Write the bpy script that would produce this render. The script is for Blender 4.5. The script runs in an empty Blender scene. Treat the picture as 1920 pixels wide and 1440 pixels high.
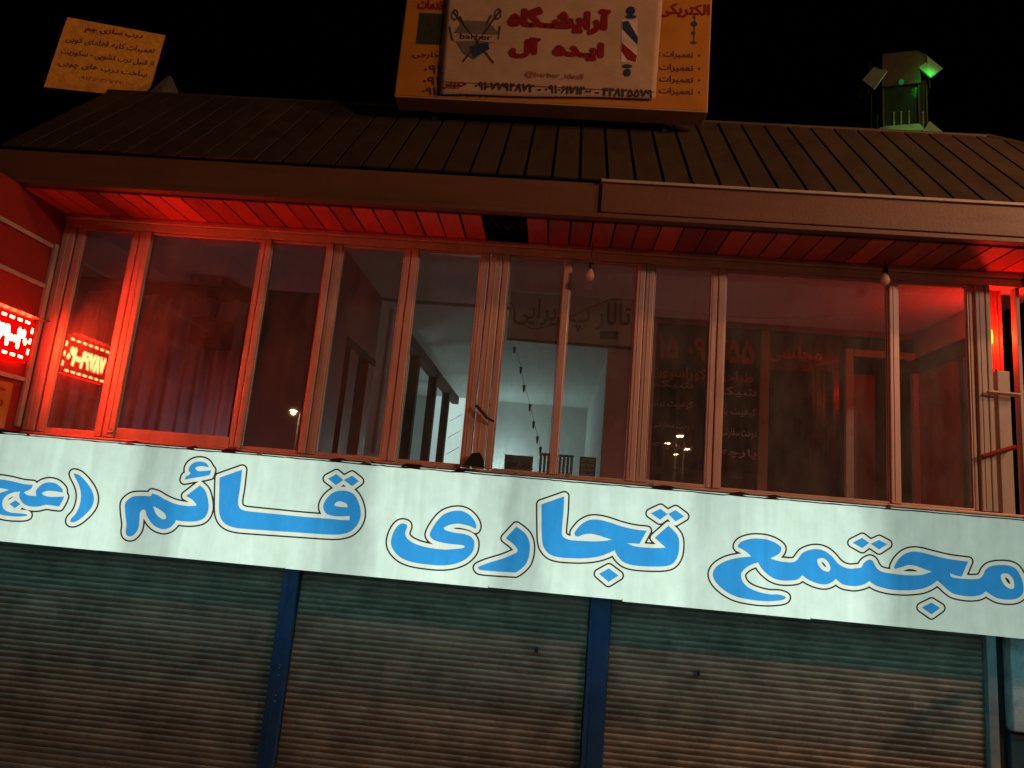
import bpy, bmesh, math, random
import numpy as np
from mathutils import Vector, Matrix
from mathutils.geometry import tessellate_polygon
random.seed(7)
S = bpy.context.scene
COL = S.collection
R = math.radians

# ------------------------------------------------------------------ camera
CAMP = Vector((0, 0, 2.3)); F = 1300.0
yw, pt, rl = R(3.703), R(10.367), R(5.034)
_r = Vector((math.cos(yw), math.sin(yw), 0))
_f = Vector((-math.sin(yw)*math.cos(pt), math.cos(yw)*math.cos(pt), math.sin(pt)))
_u = _r.cross(_f)
CR = _r*math.cos(rl)+_u*math.sin(rl); CU = -_r*math.sin(rl)+_u*math.cos(rl); CF = _f
cam = bpy.data.cameras.new('camera'); co = bpy.data.objects.new('camera', cam); COL.objects.link(co)
m = Matrix((CR, CU, -CF)).transposed().to_4x4(); m.translation = CAMP
co.matrix_world = m
cam.sensor_width = 36; cam.lens = 36*F/1920; cam.clip_start = .05; cam.clip_end = 500
S.camera = co

# ------------------------------------------------------------------ night sky
W = bpy.data.worlds.new('World'); S.world = W; W.use_nodes = True
wn = W.node_tree; bg = wn.nodes['Background']
sky = wn.nodes.new('ShaderNodeTexSky'); sky.sky_type = 'NISHITA'; sky.sun_disc = False
sky.sun_elevation = R(-6); sky.sun_rotation = R(120)
wn.links.new(sky.outputs[0], bg.inputs[0]); bg.inputs[1].default_value = 0.05
S.view_settings.view_transform = 'Standard'; S.view_settings.look = 'None'
S.view_settings.exposure = 0; S.view_settings.gamma = 1; S.view_settings.use_curve_mapping = False

# ------------------------------------------------------------------ helpers
def ray(x, y): return CR*((x-960)/F) - CU*((y-720)/F) + CF
def aY(x, y, Y): d = ray(x, y); return CAMP + d*(Y/d.y)
def aX(x, y, X): d = ray(x, y); return CAMP + d*(X/d.x)
def aP(x, y, p, n): d = ray(x, y); return CAMP + d*((Vector(p)-CAMP).dot(n)/d.dot(n))

def tag(o, label=None, cat=None, group=None, kind=None):
    if label: o['label'] = label
    if cat: o['category'] = cat
    if group: o['group'] = group
    if kind: o['kind'] = kind
    return o
def empty(name, loc, label, cat, group=None):
    o = bpy.data.objects.new(name, None); COL.objects.link(o); o.location = loc
    o.empty_display_size = .1
    return tag(o, label, cat, group)
def link(name, me, parent=None, mat=None):
    o = bpy.data.objects.new(name, me); COL.objects.link(o)
    if mat and not me.materials: me.materials.append(mat)
    if parent:
        o.parent = parent; o.matrix_parent_inverse = Matrix.Translation(-wloc(parent))
    return o
def wloc(o):
    v = Vector(o.location)
    return v if o.parent is None else v + (wloc(o.parent) + o.matrix_parent_inverse.translation)
class MB:
    def __init__(s): s.bm = bmesh.new()
    def box(s, x0, x1, y0, y1, z0, z1, bev=0):
        vs = [s.bm.verts.new(p) for p in ((x0,y0,z0),(x1,y0,z0),(x1,y1,z0),(x0,y1,z0),(x0,y0,z1),(x1,y0,z1),(x1,y1,z1),(x0,y1,z1))]
        fs = [s.bm.faces.new([vs[i] for i in f]) for f in ((0,3,2,1),(4,5,6,7),(0,1,5,4),(1,2,6,5),(2,3,7,6),(3,0,4,7))]
        if bev: bmesh.ops.bevel(s.bm, geom=list({e for f in fs for e in f.edges}), offset=bev, segments=2, affect='EDGES', profile=.5)
        return s
    def poly(s, pts):
        s.bm.faces.new([s.bm.verts.new(p) for p in pts]); return s
    def prism(s, ring0, ring1):
        a = [s.bm.verts.new(p) for p in ring0]; b = [s.bm.verts.new(p) for p in ring1]
        n = len(a); s.bm.faces.new(a[::-1]); s.bm.faces.new(b)
        for i in range(n): s.bm.faces.new((a[i], a[(i+1)%n], b[(i+1)%n], b[i]))
        return s
    def tube(s, pts, r, n=8, r1=None):
        pts = [Vector(p) for p in pts]; rings = []
        for i, p in enumerate(pts):
            d = (pts[min(i+1, len(pts)-1)] - pts[max(i-1, 0)]).normalized()
            a = d.orthogonal().normalized() if abs(d.z) > .9 else d.cross(Vector((0,0,1))).normalized()
            b = d.cross(a); rr = r if r1 is None else r+(r1-r)*i/(len(pts)-1)
            rings.append([s.bm.verts.new(p+(a*math.cos(2*math.pi*k/n)+b*math.sin(2*math.pi*k/n))*rr) for k in range(n)])
        for A, B in zip(rings, rings[1:]):
            for k in range(n): s.bm.faces.new((A[k], A[(k+1)%n], B[(k+1)%n], B[k]))
        s.bm.faces.new(rings[0][::-1]); s.bm.faces.new(rings[-1]); return s
    def lathe(s, prof, c, n=14, phase=0):
        c = Vector(c); rings = [[s.bm.verts.new(c+Vector((r*math.cos(2*math.pi*k/n+phase), r*math.sin(2*math.pi*k/n+phase), z))) for k in range(n)] for r, z in prof]
        for A, B in zip(rings, rings[1:]):
            for k in range(n): s.bm.faces.new((A[k], A[(k+1)%n], B[(k+1)%n], B[k]))
        s.bm.faces.new(rings[0][::-1]); s.bm.faces.new(rings[-1]); return s
    def build(s, name, mat, parent=None, smooth=False):
        bmesh.ops.recalc_face_normals(s.bm, faces=s.bm.faces)
        me = bpy.data.meshes.new(name); s.bm.to_mesh(me); s.bm.free(); me.materials.append(mat)
        if smooth:
            for p in me.polygons: p.use_smooth = True
        return link(name, me, parent)
def copy_tree(o, loc, label=None):
    c = o.copy(); COL.objects.link(c); c.location = loc
    if label: c['label'] = label
    for ch in o.children:
        d = ch.copy(); COL.objects.link(d); d.parent = c
        for g in ch.children:
            e = g.copy(); COL.objects.link(e); e.parent = d
    return c

# ------------------------------------------------------------------ materials
def mat(name, col, rough=.6, metal=0, var=.25, scale=6, bump=0, bscale=60, stain=None, stretch=(1,1,1), randobj=0):
    M = bpy.data.materials.new(name); M.use_nodes = True; t = M.node_tree; n = t.nodes; L = t.links
    b = n['Principled BSDF']; b.inputs['Roughness'].default_value = rough; b.inputs['Metallic'].default_value = metal
    g = n.new('ShaderNodeNewGeometry'); mp = n.new('ShaderNodeMapping'); mp.inputs['Scale'].default_value = stretch
    L.new(g.outputs['Position'], mp.inputs[0])
    a = n.new('ShaderNodeTexNoise'); a.inputs['Scale'].default_value = scale; a.inputs['Detail'].default_value = 8; a.inputs['Roughness'].default_value = .65
    L.new(mp.outputs[0], a.inputs['Vector'])
    r = n.new('ShaderNodeMapRange'); r.inputs[1].default_value = .3; r.inputs[2].default_value = .7
    r.inputs[3].default_value = 1-var; r.inputs[4].default_value = 1+var; L.new(a.outputs[0], r.inputs[0])
    fac = r.outputs[0]
    if randobj:
        oi = n.new('ShaderNodeObjectInfo'); r2 = n.new('ShaderNodeMapRange'); r2.inputs[3].default_value = 1-randobj; r2.inputs[4].default_value = 1+randobj
        L.new(oi.outputs['Random'], r2.inputs[0]); mu = n.new('ShaderNodeMath'); mu.operation = 'MULTIPLY'
        L.new(fac, mu.inputs[0]); L.new(r2.outputs[0], mu.inputs[1]); fac = mu.outputs[0]
    v = n.new('ShaderNodeVectorMath'); v.operation = 'SCALE'; v.inputs[0].default_value = col
    L.new(fac, v.inputs['Scale']); out = v.outputs[0]
    if stain:
        s = n.new('ShaderNodeTexNoise'); s.inputs['Scale'].default_value = 2.3; s.inputs['Detail'].default_value = 10; s.inputs['Roughness'].default_value = .7
        L.new(mp.outputs[0], s.inputs['Vector'])
        sr = n.new('ShaderNodeMapRange'); sr.inputs[1].default_value = .52; sr.inputs[2].default_value = .68; L.new(s.outputs[0], sr.inputs[0])
        mx = n.new('ShaderNodeMix'); mx.data_type = 'RGBA'; L.new(sr.outputs[0], mx.inputs[0]); L.new(out, mx.inputs[6]); mx.inputs[7].default_value = (*stain, 1); out = mx.outputs[2]
    L.new(out, b.inputs['Base Color'])
    rr = n.new('ShaderNodeMapRange'); rr.inputs[3].default_value = max(rough-.15, .05); rr.inputs[4].default_value = min(rough+.15, 1); L.new(a.outputs[0], rr.inputs[0]); L.new(rr.outputs[0], b.inputs['Roughness'])
    if bump:
        c = n.new('ShaderNodeTexNoise'); c.inputs['Scale'].default_value = bscale; c.inputs['Detail'].default_value = 5; L.new(g.outputs['Position'], c.inputs['Vector'])
        bp = n.new('ShaderNodeBump'); bp.inputs['Strength'].default_value = bump; bp.inputs['Distance'].default_value = .01; L.new(c.outputs[0], bp.inputs['Height']); L.new(bp.outputs[0], b.inputs['Normal'])
    return M
def emis(name, col, strength=1):
    M = bpy.data.materials.new(name); M.use_nodes = True; t = M.node_tree; t.nodes.clear()
    e = t.nodes.new('ShaderNodeEmission'); e.inputs[0].default_value = (*col, 1); e.inputs[1].default_value = strength
    o = t.nodes.new('ShaderNodeOutputMaterial'); t.links.new(e.outputs[0], o.inputs[0]); return M
def glass(name, dust=.05, tint=(.9,.93,.92)):
    M = bpy.data.materials.new(name); M.use_nodes = True; t = M.node_tree; n = t.nodes; n.clear(); L = t.links
    tr = n.new('ShaderNodeBsdfTransparent'); tr.inputs[0].default_value = (*tint, 1)
    gl = n.new('ShaderNodeBsdfGlossy'); gl.inputs['Roughness'].default_value = .012
    fr = n.new('ShaderNodeFresnel'); fr.inputs[0].default_value = 1.5
    k = n.new('ShaderNodeMath'); k.operation = 'MULTIPLY'; k.inputs[1].default_value = 1.7; k.use_clamp = True; L.new(fr.outputs[0], k.inputs[0])
    m1 = n.new('ShaderNodeMixShader'); L.new(k.outputs[0], m1.inputs[0]); L.new(tr.outputs[0], m1.inputs[1]); L.new(gl.outputs[0], m1.inputs[2])
    df = n.new('ShaderNodeBsdfDiffuse'); df.inputs[0].default_value = (.55, .5, .47, 1)
    g = n.new('ShaderNodeNewGeometry'); mp = n.new('ShaderNodeMapping'); mp.inputs['Scale'].default_value = (3, 3, 1); L.new(g.outputs['Position'], mp.inputs[0])
    a = n.new('ShaderNodeTexNoise'); a.inputs['Scale'].default_value = 2.5; a.inputs['Detail'].default_value = 9; a.inputs['Roughness'].default_value = .7; L.new(mp.outputs[0], a.inputs['Vector'])
    r = n.new('ShaderNodeMapRange'); r.inputs[1].default_value = .3; r.inputs[2].default_value = .75; r.inputs[3].default_value = dust*.35; r.inputs[4].default_value = dust*1.9; L.new(a.outputs[0], r.inputs[0])
    m2 = n.new('ShaderNodeMixShader'); L.new(r.outputs[0], m2.inputs[0]); L.new(m1.outputs[0], m2.inputs[1]); L.new(df.outputs[0], m2.inputs[2])
    o = n.new('ShaderNodeOutputMaterial'); L.new(m2.outputs[0], o.inputs[0]); return M

M_FRAME = mat('aluminium_frame', (.60,.40,.35), .45, .1, .12, 9, .05, 120, stain=(.44,.28,.24), stretch=(1,1,.3))
M_FRAMEP = mat('pale_frame', (.40,.33,.28), .5, 0, .12, 9, .1, 100, stain=(.3,.24,.2), stretch=(1,1,.3))
M_SEAL = mat('rubber_seal', (.02,.018,.018), .7)
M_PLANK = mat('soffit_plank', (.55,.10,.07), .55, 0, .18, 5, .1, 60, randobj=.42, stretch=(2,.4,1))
M_ROOF = mat('roof_panel', (.05,.030,.018), .62, 0, .22, 7, .25, 90, stain=(.034,.020,.012), randobj=.12, stretch=(1,.5,.5))
M_FASC = mat('fascia_board', (.15,.058,.030), .55, 0, .15, 3, .15, 60, stain=(.085,.036,.020), stretch=(.3,1,2))
M_DARK = mat('dark_void', (.012,.01,.01), .9)
M_BLACK = mat('black_plastic', (.015,.015,.017), .45, bump=.3)
M_SHUT = mat('shutter_slat', (.215,.15,.105), .5, .2, .4, 5, .15, 140, stain=(.13,.09,.062), randobj=.10, stretch=(1,1,1))
M_BLUE = mat('blue_paint', (.010,.045,.12), .5, 0, .3, 10, .2, 80, stain=(.03,.05,.08))
M_GREYST = mat('galvanised', (.35,.36,.36), .4, .5, .2, 8, .1)
M_PLAST = mat('wall_plaster', (.42,.36,.33), .85, 0, .12, 3, .3, 70, stain=(.33,.28,.25))
M_CEIL = mat('ceiling_plaster', (.48,.42,.40), .85, 0, .08, 2, .2, 60)
M_HALL = mat('hall_plaster', (.50,.53,.52), .8, 0, .06, 2, .1, 60)
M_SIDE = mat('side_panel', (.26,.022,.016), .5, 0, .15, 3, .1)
M_CURT = mat('curtain_cloth', (.42,.42,.54), .9, 0, .15, 14, .2, 100, stretch=(3,1,.3))
M_ASPH = mat('asphalt', (.05,.05,.05), .9, 0, .3, 8, .5, 120)
M_CONC = mat('concrete', (.36,.33,.31), .9, 0, .25, 7, .6, 60, stain=(.18,.16,.15))
M_GLASS = glass('window_glass', .085)
M_DGLASS = glass('shopfront_glass', .03, (.5,.5,.5))
M_ORNG = mat('orange_sign_face', (.46,.18,.02), .5, 0, .12, 4, .1)
M_SIGNEDGE = mat('sign_edge', (.45,.26,.16), .5, 0, .12, 6)
M_CREAM = mat('cream_vinyl', (.46,.31,.20), .55, 0, .1, 5, .6, 7, stain=(.36,.25,.18))
M_RED = mat('red_print', (.22,.010,.012), .5, 0, .1)
M_BLK = mat('dark_print', (.05,.03,.03), .6, 0, .1)
M_NAVY = mat('navy_print', (.02,.04,.09), .5)
M_GREYP = mat('grey_print', (.16,.12,.10), .5)
M_YEL = mat('ochre_board', (.80,.37,.035), .6, 0, .22, 22, .3, 80, stain=(.48,.20,.035))
M_WOOD = mat('wardrobe_wood', (.13,.06,.06), .5, 0, .2, 6, .1)

# ------------------------------------------------------------------ Persian shaping for lettering
_f4 = {'ب':0xFE8F,'ت':0xFE95,'ج':0xFE9D,'ح':0xFEA1,'خ':0xFEA5,'س':0xFEB1,'ش':0xFEB5,'ص':0xFEB9,'ض':0xFEBD,'ط':0xFEC1,'ع':0xFEC9,'غ':0xFECD,
       'ف':0xFED1,'ق':0xFED5,'ل':0xFEDD,'م':0xFEE1,'ن':0xFEE5,'ه':0xFEE9,'ی':0xFBFC,'ک':0xFB8E,'گ':0xFB92,'پ':0xFB56,'چ':0xFB7A}
_f2 = {'ا':0xFE8D,'آ':0xFE81,'د':0xFEA9,'ر':0xFEAD,'ز':0xFEAF,'و':0xFEED}
def shape(s):
    out = []
    for i, c in enumerate(s):
        if c in _f4 or c in _f2:
            pv = i > 0 and (s[i-1] in _f4 or s[i-1] == 'ـ'); nx = i+1 < len(s) and (s[i+1] in _f4 or s[i+1] in _f2 or s[i+1] == 'ـ')
            if c in _f2: out.append(chr(_f2[c]+(1 if pv else 0)))
            else: out.append(chr(_f4[c]+((3 if pv else 2) if nx else (1 if pv else 0))))
        elif c == 'ـ': out.append(c)
        else: out.append(c)
    rev = out[::-1]; res = []; run = []
    for c in rev+['\0']:
        if c.isdigit() or ('a' <= c.lower() <= 'z') or c in '@_.': run.append(c)
        else: res += run[::-1]; run = []; res.append(c)
    return ''.join(res[:-1])
def text(name, body, O, U, V, w, h, mt, parent, bold=.0, raw=False):
    """flat lettering fitted to a w x h box centred on O in the plane of unit vectors U (right) and V (up)"""
    c = bpy.data.curves.new(name, 'FONT'); c.body = body if raw else shape(body); c.resolution_u = 2; c.offset = .012
    o = bpy.data.objects.new(name, c); COL.objects.link(o)
    dg = bpy.context.evaluated_depsgraph_get(); src = o.evaluated_get(dg).to_mesh()
    P = [v.co.copy() for v in src.vertices]; fs = [tuple(p.vertices) for p in src.polygons]
    o.evaluated_get(dg).to_mesh_clear(); bpy.data.objects.remove(o); bpy.data.curves.remove(c)
    x0 = min(p.x for p in P); x1 = max(p.x for p in P); y0 = min(p.y for p in P); y1 = max(p.y for p in P)
    O, U, V = Vector(O), Vector(U), Vector(V)
    N = U.cross(V).normalized(); Q = []; FS = []
    rad = bold*h/(y1-y0)
    for k in range(1 if bold == 0 else 7):
        dx, dy = (0, 0) if k == 0 else (rad*math.cos(k*math.pi/3), rad*math.sin(k*math.pi/3)); n0 = len(Q)
        Q += [O+U*((p.x-(x0+x1)/2)/(x1-x0)*w+dx)+V*((p.y-(y0+y1)/2)/(y1-y0)*h+dy)+N*(.00012*k) for p in P]
        FS += [tuple(i+n0 for i in f) for f in fs]
    fs = FS
    me = bpy.data.meshes.new(name); me.from_pydata(Q, [], fs); me.materials.append(mt)
    return link(name, me, parent)
def ptext(name, body, x0, x1, y, hpx, Y, mt, parent, bold=.0, raw=False):
    """lettering on a plane facing the street at depth Y, spanning pixels x0..x1 round height y"""
    xc = (x0+x1)/2; a, b = aY(x0, y, Y), aY(x1, y, Y); O = aY(xc, y, Y)
    k = (b-a).length/(x1-x0)
    return text(name, body, O, (1,0,0), (0,0,1), (x1-x0)*k, hpx*k, mt, parent, bold, raw)

# ------------------------------------------------------------------ ground
g = MB().box(-60, 60, -80, 5.2, -.3, 0).build('ground', M_ASPH); tag(g, kind='structure')
g = MB().box(-60, 60, 5.2, 60, -.3, .12).build('pavement', M_CONC); tag(g, kind='structure')

# ------------------------------------------------------------------ the building
BLD = empty('commercial_building', (0, 5, 0), 'two storey shopping arcade with glazed upper gallery and brown pitched metal roof', 'building')
YF, ZC = 5.0, 4.25
# roof panels with dark recessed joints
e0, r0 = Vector((0, 4.47, 4.575)), Vector((0, 5.5, 5.69))
slope = (r0-e0); nrm = Vector((0, -slope.z, slope.y)).normalized()
deck = MB(); deck.poly([(-4.15,4.50,4.55),(4.95,4.50,4.55),(3.75,5.52,5.66),(-4.27,5.52,5.66)])
deck.poly([(-4.27,5.52,5.66),(3.75,5.52,5.66),(4.95,9,4.6),(-4.15,9,4.6)])
deck.poly([(-4.15,4.50,4.55),(-4.27,5.52,5.66),(-4.15,9,4.6)]); deck.poly([(4.95,4.50,4.55),(3.75,5.52,5.66),(4.95,9,4.6)])
ROOF = deck.build('roof', M_DARK, BLD)
pw = .192; x = -4.17
def hipx(t): return 4.95+(3.42-4.95)*t
while x < 4.9:
    xa, xb = x+.011, min(x+pw-.011, 4.93)
    def tmax(X): return 1.0 if X < 3.42 else max(0, (4.95-X)/(4.95-3.42))
    ta, tb = tmax(xa), tmax(xb)
    off = nrm*.026; th = nrm*.014
    if xa < -4.16: la, lb = -.10, -.10
    q = []
    for X, t in ((xa, 0), (xb, 0), (xb, tb), (xa, ta)):
        p = e0+slope*t; q.append(Vector((X-.01*t*(1 if X > -4.0 else 6), p.y, p.z)))
    if min(ta, tb) > .02 or max(ta, tb) > .05:
        MB().prism([p+th for p in q], [p+off for p in q]).build('roof_panel', M_ROOF, ROOF)
    x += pw
MB().box(-4.24, 3.46, 5.47, 5.56, 5.665, 5.72, .01).build('ridge_cap', M_ROOF, ROOF)
hb = MB().tube([(3.42, 5.5, 5.70), (4.95, 4.47, 4.60)], .035, 6); hb.build('hip_cap', M_ROOF, ROOF)
# fascia: left board, proud right board, top lip and drip strip
MB().box(-4.20, .21, 4.475, 4.50, 4.355, 4.575, .006).build('fascia', M_FASC, BLD)
MB().box(.21, 5.0, 4.455, 4.498, 4.355, 4.568, .006).build('fascia', M_FASC, BLD)
MB().box(.20, 5.0, 4.440, 4.500, 4.570, 4.592, .004).build('gutter_lip', M_FRAMEP, BLD)
MB().box(-4.20, 5.0, 4.462, 4.53, 4.318, 4.352, .004).build('drip_strip', M_FASC, BLD)
MB().box(-4.225, -4.203, 4.48, 6.5, 4.33, 4.57).build('fascia', M_FASC, BLD)
# soffit planks, each one its own piece, two missing
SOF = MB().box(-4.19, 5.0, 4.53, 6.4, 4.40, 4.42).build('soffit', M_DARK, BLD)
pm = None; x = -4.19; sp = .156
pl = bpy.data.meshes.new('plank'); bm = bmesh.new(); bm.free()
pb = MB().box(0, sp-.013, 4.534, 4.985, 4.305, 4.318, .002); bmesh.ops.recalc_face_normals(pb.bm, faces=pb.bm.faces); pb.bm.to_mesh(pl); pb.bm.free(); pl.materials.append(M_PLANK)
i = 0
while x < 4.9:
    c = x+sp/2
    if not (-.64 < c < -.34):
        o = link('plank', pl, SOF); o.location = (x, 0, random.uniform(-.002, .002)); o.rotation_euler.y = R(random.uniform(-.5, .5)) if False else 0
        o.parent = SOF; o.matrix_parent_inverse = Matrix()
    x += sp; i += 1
# a torn black cable bundle hanging in the hole left by the missing planks
cb = MB()
for k in range(5):
    x0 = -.62+.06*k; cb.tube([(x0, 4.60+.05*k, 4.40), (x0+.03, 4.7, 4.33), (x0+.07, 4.82, 4.335), (x0+.04, 4.95, 4.39)], .007, 6)
tag(cb.build('cable_bundle', M_BLACK), 'black cables sagging in the gap of the missing soffit planks', 'cables')
# head rail and lintel
MB().box(-3.96, 3.30, 4.976, 5.07, 4.205, 4.262, .005).build('lintel', M_FRAME, BLD)
MB().box(-3.96, 3.30, 4.955, 5.06, 4.264, 4.302, .005).build('lintel', M_FRAME, BLD)
MB().box(-3.96, 3.30, 4.965, 5.08, 2.50, 2.575, .006).build('sill', M_FRAME, BLD)
# mullions
MU = [(-3.96,-3.86,0),(-3.845,-3.79,.5),(-3.392,-3.345,1),(-3.33,-3.243,0),(-2.36,-2.322,1),(-2.318,-2.274,0),(-1.835,-1.785,0),(-1.78,-1.715,1),(-1.228,-1.18,1),(-1.174,-1.12,0),
      (-.640,-.575,1),(-.565,-.475,0),(-.468,-.422,0),(-.006,.048,0),(.540,.602,0),(.608,.672,1),(1.098,1.138,1),(1.143,1.194,0),(2.365,2.427,0),(2.930,2.952,1),(2.970,3.035,0),(3.040,3.074,0)]
for x0, x1, k in MU:
    mm = MB().box(x0, x1, 4.972+.010*k, 5.045, 2.58, 4.203, .006)
    w = x1-x0
    if w > .06: mm.box(x0+w*.40, x0+w*.50, 4.968+.010*k, 4.975+.010*k, 2.60, 4.19, .0015)
    mm.build('mullion', M_FRAME if x1 < 2.9 else M_FRAMEP, BLD)
# windows: thin sash frame, rubber seal, pane
WIN = [(-3.788,-3.394,2.615,.022),(-3.241,-2.362,2.655,.02),(-2.272,-1.837,2.60,.012),(-1.713,-1.230,2.60,.012),(-1.118,-.642,2.60,.02),
       (-.420,-.008,2.59,.006),(.050,.538,2.59,.006),(.674,1.096,2.60,.016),(1.196,2.363,2.59,.010),(2.429,2.928,2.59,.010)]
for x0, x1, zb, s in WIN:
    s = min(s, .008); f = MB(); y0, y1 = 4.986, 5.025
    f.box(x0, x1, y0, y1, 2.577, zb+.002, .003); f.box(x0, x1, y0, y1, 4.203-s-.012, 4.2025, .003)
    f.box(x0, x0+s, y0, y1, zb+.003, 4.203-s-.013, .002); f.box(x1-s, x1, y0, y1, zb+.003, 4.203-s-.013, .002)
    wf = f.build('window', M_FRAME, BLD)
    MB().box(x0+s+.0005, x1-s-.0005, 4.996, 5.001, zb+.004, 4.202-s-.013).build('pane', M_GLASS, wf)
# window latches
for (x0, y0), (x1, y1) in (((893,760),(915,785)),((915,785),(926,790))):
    a, b = aY(x0, y0, 4.935), aY(x1, y1, 4.935)
    if x0 == 893: lt = MB().tube([a, b], .013, 6)
    else: lt.tube([a, b], .009, 6)
lt.build('latch', M_BLACK, BLD)
tag(MB().prism([aY(x, y, 4.94) for x, y in ((868,872),(885,850),(900,848),(907,862),(908,878))], [aY(x, y, 4.90) for x, y in ((868,872),(885,850),(900,848),(907,862),(908,878))]).build('plastic_scrap', M_BLACK), 'dark crumpled scrap on the sill below the window latch', 'scrap')

# ---- inside the gallery
MB().box(-5.6, -3.965, 5.06, 5.10, 1.95, 4.25).build('wall', M_PLAST, BLD)
MB().box(-5.6, 3.6, 5.10, 6.5, 4.255, 4.30).build('ceiling', M_CEIL, BLD)
MB().box(-4.6, 3.6, 5.10, 13, 1.905, 1.95).build('floor', M_CONC, BLD)
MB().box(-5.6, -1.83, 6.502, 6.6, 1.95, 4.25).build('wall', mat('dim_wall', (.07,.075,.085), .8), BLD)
MB().box(-5.65, -5.6, 5.06, 6.5, 1.95, 4.25).build('wall', M_PLAST, BLD)
# partition across the gallery with a tall door leaf
MB().box(-1.84, -1.77, 5.12, 5.55, 1.95, 4.252).build('wall', M_SIDE, BLD)
MB().box(-1.84, -1.77, 5.552, 6.50, 3.62, 4.252).build('wall', M_SIDE, BLD)
MB().box(-1.85, -1.755, 5.552, 6.50, 3.56, 3.617, .004).build('beam', M_DARK, BLD)
MB().box(-1.83, -1.77, 5.70, 5.95, 1.95, 3.555).build('door_panel', M_SIDE, BLD)
MB().box(-1.82, -1.77, 6.30, 6.50, 1.95, 3.555).build('door_panel', M_SIDE, BLD)
# hall behind
MB().box(-4.6, .62, 6.602, 13, 4.25, 4.30).build('ceiling', M_HALL, BLD)
MB().box(-1.86, -1.77, 6.502, 7.9, 1.95, 4.248).build('wall', M_HALL, BLD)
for y0 in (8.45, 9.85, 11.2):
    MB().box(-1.86, -1.74, y0, y0+.13, 1.95, 4.247, .006).build('column', M_DARK, BLD)
MB().box(-1.86, -1.74, 7.902, 12.4, 4.12, 4.2465).build('beam', M_DARK, BLD)
MB().box(-4.6, .7, 12.5, 12.6, 1.95, 4.25).build('wall', M_HALL, BLD)
MB().box(-4.65, -4.6, 6.6, 12.6, 1.95, 4.25).build('wall', M_HALL, BLD)
MB().box(.60, .70, 6.602, 12.5, 1.95, 4.25).build('wall', M_HALL, BLD)
# wall of the right half with the shopfront
MB().box(.47, .92, 6.50, 6.60, 1.95, 4.252).build('wall', M_PLAST, BLD)
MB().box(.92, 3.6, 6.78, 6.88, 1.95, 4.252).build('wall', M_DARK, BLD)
SHOP = MB()
SHOP.box(1.90, 1.985, 6.49, 6.54, 1.95, 4.20, .004); SHOP.box(.92, 3.6, 6.49, 6.54, 4.203, 4.252)
SHOP = SHOP.build('shopfront', mat('shopfront_frame', (.20,.13,.09), .5), BLD)
MB().box(.92, 1.898, 6.515, 6.522, 1.95, 4.20).build('pane', M_DGLASS, SHOP)
MB().box(1.987, 2.66, 6.515, 6.522, 1.95, 4.20).build('pane', M_DGLASS, SHOP)
MB().box(.925, 1.895, 6.545, 6.60, 2.78, 2.83, .004).build('shelf', mat('shelf_paint', (.45,.2,.15), .5), SHOP)
M_REDTX = mat('red_glass_print', (.26,.03,.035), .5); M_WHTX = mat('white_glass_print', (.22,.20,.20), .5)
YT = 6.508
ptext('lettering', '۰۹۱۲۵۵ ۰۱۵', 1222, 1412, 655, 44, YT, M_REDTX, SHOP, .02)
ptext('lettering', 'طراحی دکوراسیون', 1224, 1412, 704, 26, YT, M_REDTX, SHOP, .02)
ptext('lettering', 'مجلسی', 1442, 1540, 664, 34, YT, M_REDTX, SHOP, .03)
for yy, xx, tx in ((735,1345,'شیک'),(772,1340,'کیفیت برتر'),(812,1350,'دوخت سفارشی'),(850,1350,'پارچه')):
    ptext('lettering', tx, xx, 1418, yy, 20, YT, M_WHTX, SHOP, .0)
    ptext('lettering', tx, 1222, 1222+78, yy-14, 16, YT, M_WHTX, SHOP, .0)
# door frame standing ajar in front of the shopfront, wardrobe behind it
fr = MB()
fr.box(2.665, 2.735, 6.44, 6.485, 1.76, 4.06, .005); fr.box(2.737, 3.50, 6.44, 6.485, 3.995, 4.06, .005)
fr.build('door_frame', mat('beige_door_frame', (.28,.22,.16), .5, stain=(.2,.15,.11)), BLD)
w = empty('wardrobe', (2.55, 6.65, 1.75), 'dark purple brown wardrobe behind the shopfront glass', 'wardrobe')
MB().box(2.13, 2.98, 6.56, 6.775, 1.76, 3.85, .006).build('carcass', M_WOOD, w)
MB().box(2.14, 2.55, 6.548, 6.559, 1.80, 3.82, .003).build('door', M_WOOD, w); MB().box(2.56, 2.97, 6.548, 6.559, 1.80, 3.82, .003).build('door', M_WOOD, w)
# right side wall, lit red by the bulb added behind the ribbed sheet
MB().box(3.30, 3.36, 5.30, 6.5, 4.002, 4.25).build('wall', M_PLAST, BLD)
MB().box(3.28, 3.36, 5.30, 6.5, 3.862, 4.0, .004).build('beam', M_DARK, BLD)
MB().box(3.30, 3.36, 5.76, 6.5, 1.95, 3.86).build('wall', M_SIDE, BLD)
MB().box(3.29, 3.35, 5.70, 5.757, 1.95, 3.86, .004).build('jamb', M_DARK, BLD)
MB().box(3.25, 3.298, 6.40, 6.46, 1.95, 3.858, .004).build('jamb', M_FRAMEP, BLD)

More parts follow.
